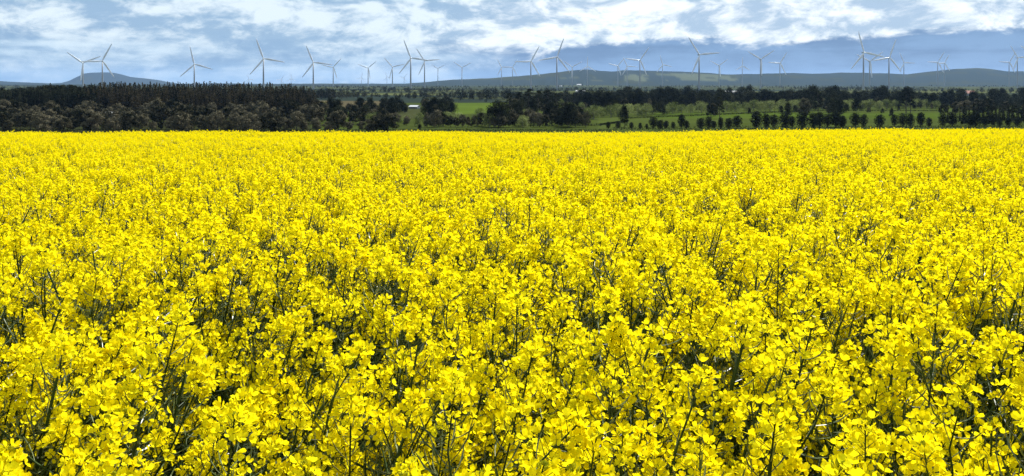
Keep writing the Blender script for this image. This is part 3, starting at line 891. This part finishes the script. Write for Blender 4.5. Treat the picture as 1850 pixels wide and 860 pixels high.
# ------------------------------------------------------------------ farm buildings
def shed(px, d, wd, dp, h, rz, label, roof=M_WHITEROOF, wall=M_SHEDWALL, name='farm_shed', cat='shed', rise=.22, door_n=1):
    x, y = at_px(px, d); z = g1(x, y)
    e = empty(name, (x, y, z), (0, 0, rz)); tag(e, label, cat)
    md = MD(); a, b = wd / 2, dp / 2; rp = h + rise * b * 2
    md.add([(-a, -b, -.5), (a, -b, -.5), (a, b, -.5), (-a, b, -.5), (-a, -b, h), (a, -b, h), (a, b, h), (-a, b, h), (-a, 0, rp), (a, 0, rp)],
           [(0, 1, 5, 4), (2, 3, 7, 6), (1, 2, 6, 9, 5), (3, 0, 4, 8, 7)])
    link('wall', md.mesh('wall', [wall]), e)
    for s in (-1, 1):
        md = MD(); t_ = .12; o_ = .5
        yb_ = s * (b + o_); zb = h - rise * 2 * o_ + .03
        md.add([(-a - o_, yb_, zb), (a + o_, yb_, zb), (a + o_, 0, rp + .03), (-a - o_, 0, rp + .03), (-a - o_, yb_, zb + t_), (a + o_, yb_, zb + t_), (a + o_, 0, rp + .03 + t_), (-a - o_, 0, rp + .03 + t_)],
               [(0, 1, 2, 3), (4, 5, 6, 7), (0, 1, 5, 4), (1, 2, 6, 5), (3, 0, 4, 7)])
        link('roof', md.mesh('roof', [roof]), e)
    for k in range(door_n):
        md = MD(); cx = (k - (door_n - 1) / 2) * wd / max(1, door_n)
        box(md, cx - 1.6, cx + 1.6, -b - .06, -b - .005, 0, min(h - .4, 3.2)); link('door', md.mesh('door', [M_SHEDDOOR]), e)
    return e
shed(200, 575, 5, 4, 2.6, .2, 'pale grey shed half hidden among the brown bushes by the plantation', M_SHEDWALL)
shed(577, d_base(193), 3.2, 3, 2.0, .4, 'tiny white shed at the corner of the pine plantation')
shed(640, d_base(195), 4.5, 3, 1.6, .1, 'small white shed standing in the tan paddock')
shed(749, d_base(196.5), 8, 5, 1.7, -.5, 'long white roofed shed at the edge of the dark copse', door_n=3)
shed(1049, 2050, 22, 9, 3, .05, 'wide white shed on the plain behind the big dark clump', door_n=3)
shed(1012, 5200, 18, 10, 4.5, .2, 'distant white farm building at the foot of the long ridge')
shed(1046, 6900, 34, 20, 7, .1, 'far white shed shining on the slope of the long ridge')
shed(1325, 1650, 30, 12, 5, 0, 'distant grey shed between the far woods and pale hill pasture', M_SHEDWALL)
shed(1752, 1500, 16, 11, 5, .1, 'red roofed farmhouse on the rise before the rounded hill', M_REDROOF, M_SHEDWALL, 'farmhouse', 'house', .4)

# ------------------------------------------------------------------ wind turbines
HUBH, RAD = 110.0, 68.0
def lathe(md, prof, n=20, m=0):
    vs = []; fs = []
    for z, r in prof:
        for k in range(n):
            a = 2 * math.pi * k / n; vs.append((r * math.cos(a), r * math.sin(a), z))
    for i in range(len(prof) - 1):
        for k in range(n):
            fs.append((i * n + k, i * n + (k + 1) % n, (i + 1) * n + (k + 1) % n, (i + 1) * n + k))
    fs.append(tuple((len(prof) - 1) * n + k for k in range(n)))
    md.add(vs, fs, m)
def blade_mesh():
    md = MD(); vs = []; fs = []; ns = 12; n = 12
    for i in range(n + 1):
        u = i / n; r = 1.5 + (RAD - 1.5) * u
        ch = np.interp(u, [0, .06, .2, .5, .8, .96, 1], [2.8, 3.0, 5.4, 4.2, 3.0, 2.0, .8])
        th = np.interp(u, [0, .06, .2, .5, 1], [2.8, 2.6, 2.2, 1.5, .4])
        tw = R(np.interp(u, [0, .2, .5, 1], [18, 14, 5, 0])); off = -2.2 * u * u
        for k in range(ns):
            a = 2 * math.pi * k / ns
            cx = math.cos(a) * ch * .5 - ch * .12; cyy = math.sin(a) * th * .5 * (.6 + .4 * math.cos(a))
            vs.append((cx * math.cos(tw) - cyy * math.sin(tw), cx * math.sin(tw) + cyy * math.cos(tw) + off, r))
    for i in range(n):
        for k in range(ns):
            fs.append((i * ns + k, i * ns + (k + 1) % ns, (i + 1) * ns + (k + 1) % ns, (i + 1) * ns + k))
    fs.append(tuple(n * ns + k for k in range(ns)))
    md.add(vs, fs); return md.mesh('blade', [M_TURB], True)
BLADE = blade_mesh()
md = MD(); lathe(md, [(-.05, 2.35), (.25, 2.35), (.5, 2.3), (1.0, 1.45)]); TOWER_U = None
def nac():
    md = MD(); vs = []; fs = []
    secs = [(-3.2, 1.5), (-2.6, 1.95), (2.0, 2.2), (7.0, 2.1), (9.0, 1.6)]
    for y, s in secs:
        for k in range(12):
            a = 2 * math.pi * k / 12
            vs.append((np.sign(math.cos(a)) * abs(math.cos(a)) ** .6 * s, y, np.sign(math.sin(a)) * abs(math.sin(a)) ** .6 * s + .3))
    for i in range(len(secs) - 1):
        for k in range(12): fs.append((i * 12 + k, (i + 1) * 12 + k, (i + 1) * 12 + (k + 1) % 12, i * 12 + (k + 1) % 12))
    fs.append(tuple(range(12))); fs.append(tuple(48 + k for k in range(12))[::-1])
    md.add(vs, fs); return md.mesh('nacelle', [M_TOWER])
NAC = nac()
md = MD(); lathe(md, [(-1.6, 1.7), (0, 2.1), (1.2, 1.7), (2.2, .9), (2.6, .2)]); HUB = md.mesh('hub', [M_TURB], True)

CLOCK = ['twelve', 'one', 'two', 'three', 'four', 'five', 'six', 'seven', 'eight', 'nine', 'ten', 'eleven']
def pose_words(a):
    h = sorted(set(int(round(((a + q) % 360) / 30)) % 12 for q in (0, 120, 240)))
    return ', '.join(CLOCK[k] for k in h[:2]) + ' and ' + CLOCK[h[2]] + " o'clock"
TURB = [(150,114,-53,33,'one of the pair at the flat topped hill, no blade crossing it'),(185,110,27,36,'one of the pair at the flat topped hill, blade slanting across it'),
 (351,116,-13,33,'smaller of the two lone ones above the plantation'),(476,106,-20,38,'larger of the two lone ones above the plantation'),
 (566,113,-23,34,'larger one at the end of the plantation'),(602,121.5,42,22,'small one just past the end of the plantation'),
 (665,123,50,20,'small lone one above the tan paddock'),(709,121,-43,23,'shorter one with two blades in a wide V beside the tight cluster'),
 (742,105,-22,36,'tallest in the tight cluster at the ridge foot'),(767,110,-35,28,'second tallest in the tight cluster at the ridge foot'),
 (791,124,-58,13.5,'tiny one behind the tight cluster at the ridge foot'),(834.5,122,-57,20,'lone one at the low end of the long ridge'),
 (906,121.5,-30,17,"small one beside the old pines, a blade at eleven o'clock"),(926,121.5,33,17,"small one beside the old pines, a blade at one o'clock"),
 (959,111,29,32,'larger one above the stand of old pines'),(1006,103,20,36,'tallest one before the ridge slope past the old pines'),
 (1033.5,121,-57,20,'small one just beyond the tallest ridge slope turbine'),(1061,120,0,18,'small hazy one before the ridge summit'),
 (1116,119,42,19,'small one on the ridge saddle, blade pointing up to the larger turbine'),(1156,109,36,29,'larger one before the ridge beside the pale hill pasture'),
 (1133,120,-27,19,'far one almost touching the larger turbine on the saddle'),(1197,117,-18,18,'hazy one at the near end of the pale hill pasture'),
 (1263,99,-35,39,'large one standing before the pale hill pasture'),(1299,118.5,-65,20,'small one at the end of the pale hill pasture'),
 (1341,119,0,16,'hazy one over the level part of the ridge'),(1374,107,-62,30,'larger one over the level part of the ridge'),
 (1409,114,33,24,'middling one over the level part of the ridge'),(1560,95,-18,40,'tallest of the crowded group above the big round tree'),
 (1571,111,-65,30,'lower one overlapping the tallest of the crowded group'),(1606,104,20,35,"one of the crowded group by the round tree, blade at one o'clock"),
 (1633,113.5,-28,21,'smaller one beside the crowded group'),(1694,112.5,32,22,'larger of the pair on the flank of the rounded hill'),
 (1706,114,28,17,'smaller of the pair on the flank of the rounded hill'),(1823,112.5,33,22,'lower one beyond the rounded hill'),
 (1838,104.5,-35,27,'taller one beyond the rounded hill'),(1866,97,-62,30,'last one, its blade reaching over the far end of the hills'),
 (450,143,-20,9,'faint tiny one on the skyline above the plantation'),(508,144,30,9,'faint tiny one between the two plantation turbines'),(526,142,0,10,'faint tiny one beside the larger plantation turbine'),
 (653,140,15,9,'faint tiny one low behind the lone turbine'),(699,139,-20,9,'faint tiny one low behind the tight cluster'),(730,140,40,9,'faint tiny one beneath the tallest of the tight cluster')]
for px, hy, a, rp, where in TURB:
    d_flat = (HUBH + PLAIN - EYE) * FPX / (HORIZ - hy)
    d = RAD * FPX / rp
    d = min(max(d, d_flat * .8), d_flat * 1.3) if rp > 10 else 11800.0
    x, y = at_px(px, d); z = g1(x, y)
    zh = EYE + (HORIZ - hy) / FPX * d
    if rp <= 10: z = min(z, zh - 80)
    H = zh - z
    e = empty('wind_turbine', (x, y, z)); 
    nice = pose_words(a)
    tag(e, 'white wind turbine, ' + where, 'wind turbine', 'turbines of the wind farm')
    md = MD(); lathe(md, [(-1.5, 3.0), (0.0, 3.0), (H * .5, 2.5), (H - 1.8, 1.8)])
    link('tower', md.mesh('tower', [M_TOWER], True), e)
    yaw = Matrix.Rotation(R(16) + math.atan2(-x, y) * .3, 4, 'Z')
    n_o = link('nacelle', NAC, e, Matrix.Translation((0, 0, H)) @ yaw)
    C = Matrix.Translation((0, 0, H)) @ yaw @ Matrix.Translation((0, -4.6, .3))
    h_o = link('hub', HUB, e, C @ Matrix.Rotation(R(90), 4, 'X'))
    rs = rp * d / FPX / RAD
    for k in range(3):
        link('blade', BLADE, e, C @ Matrix.Rotation(R(a + 120 * k), 4, 'Y') @ Matrix.Diagonal((1.25, 1.25, min(1.25, max(.75, rs)), 1)))

# ------------------------------------------------------------------ haze
hm = bpy.data.materials.new('haze_air'); hm.use_nodes = True
ht = NT(hm.node_tree); ht.n.clear()
ho = ht.node('ShaderNodeOutputMaterial'); pv = ht.node('ShaderNodeVolumePrincipled')
pv.inputs['Color'].default_value = c4(0.38, 0.60, 0.97); pv.inputs['Density'].default_value = 0.000019; pv.inputs['Anisotropy'].default_value = 0.25
ht.l.new(pv.outputs[0], ho.inputs['Volume'])
md = MD(); box(md, -26500, 26500, -26500, 26500, float(GZ.min()) - 2.0, max(300.0, float(GZ.max()) + 10))
hz_o = link('haze', md.mesh('haze', [hm])); tag(hz_o, kind='stuff')
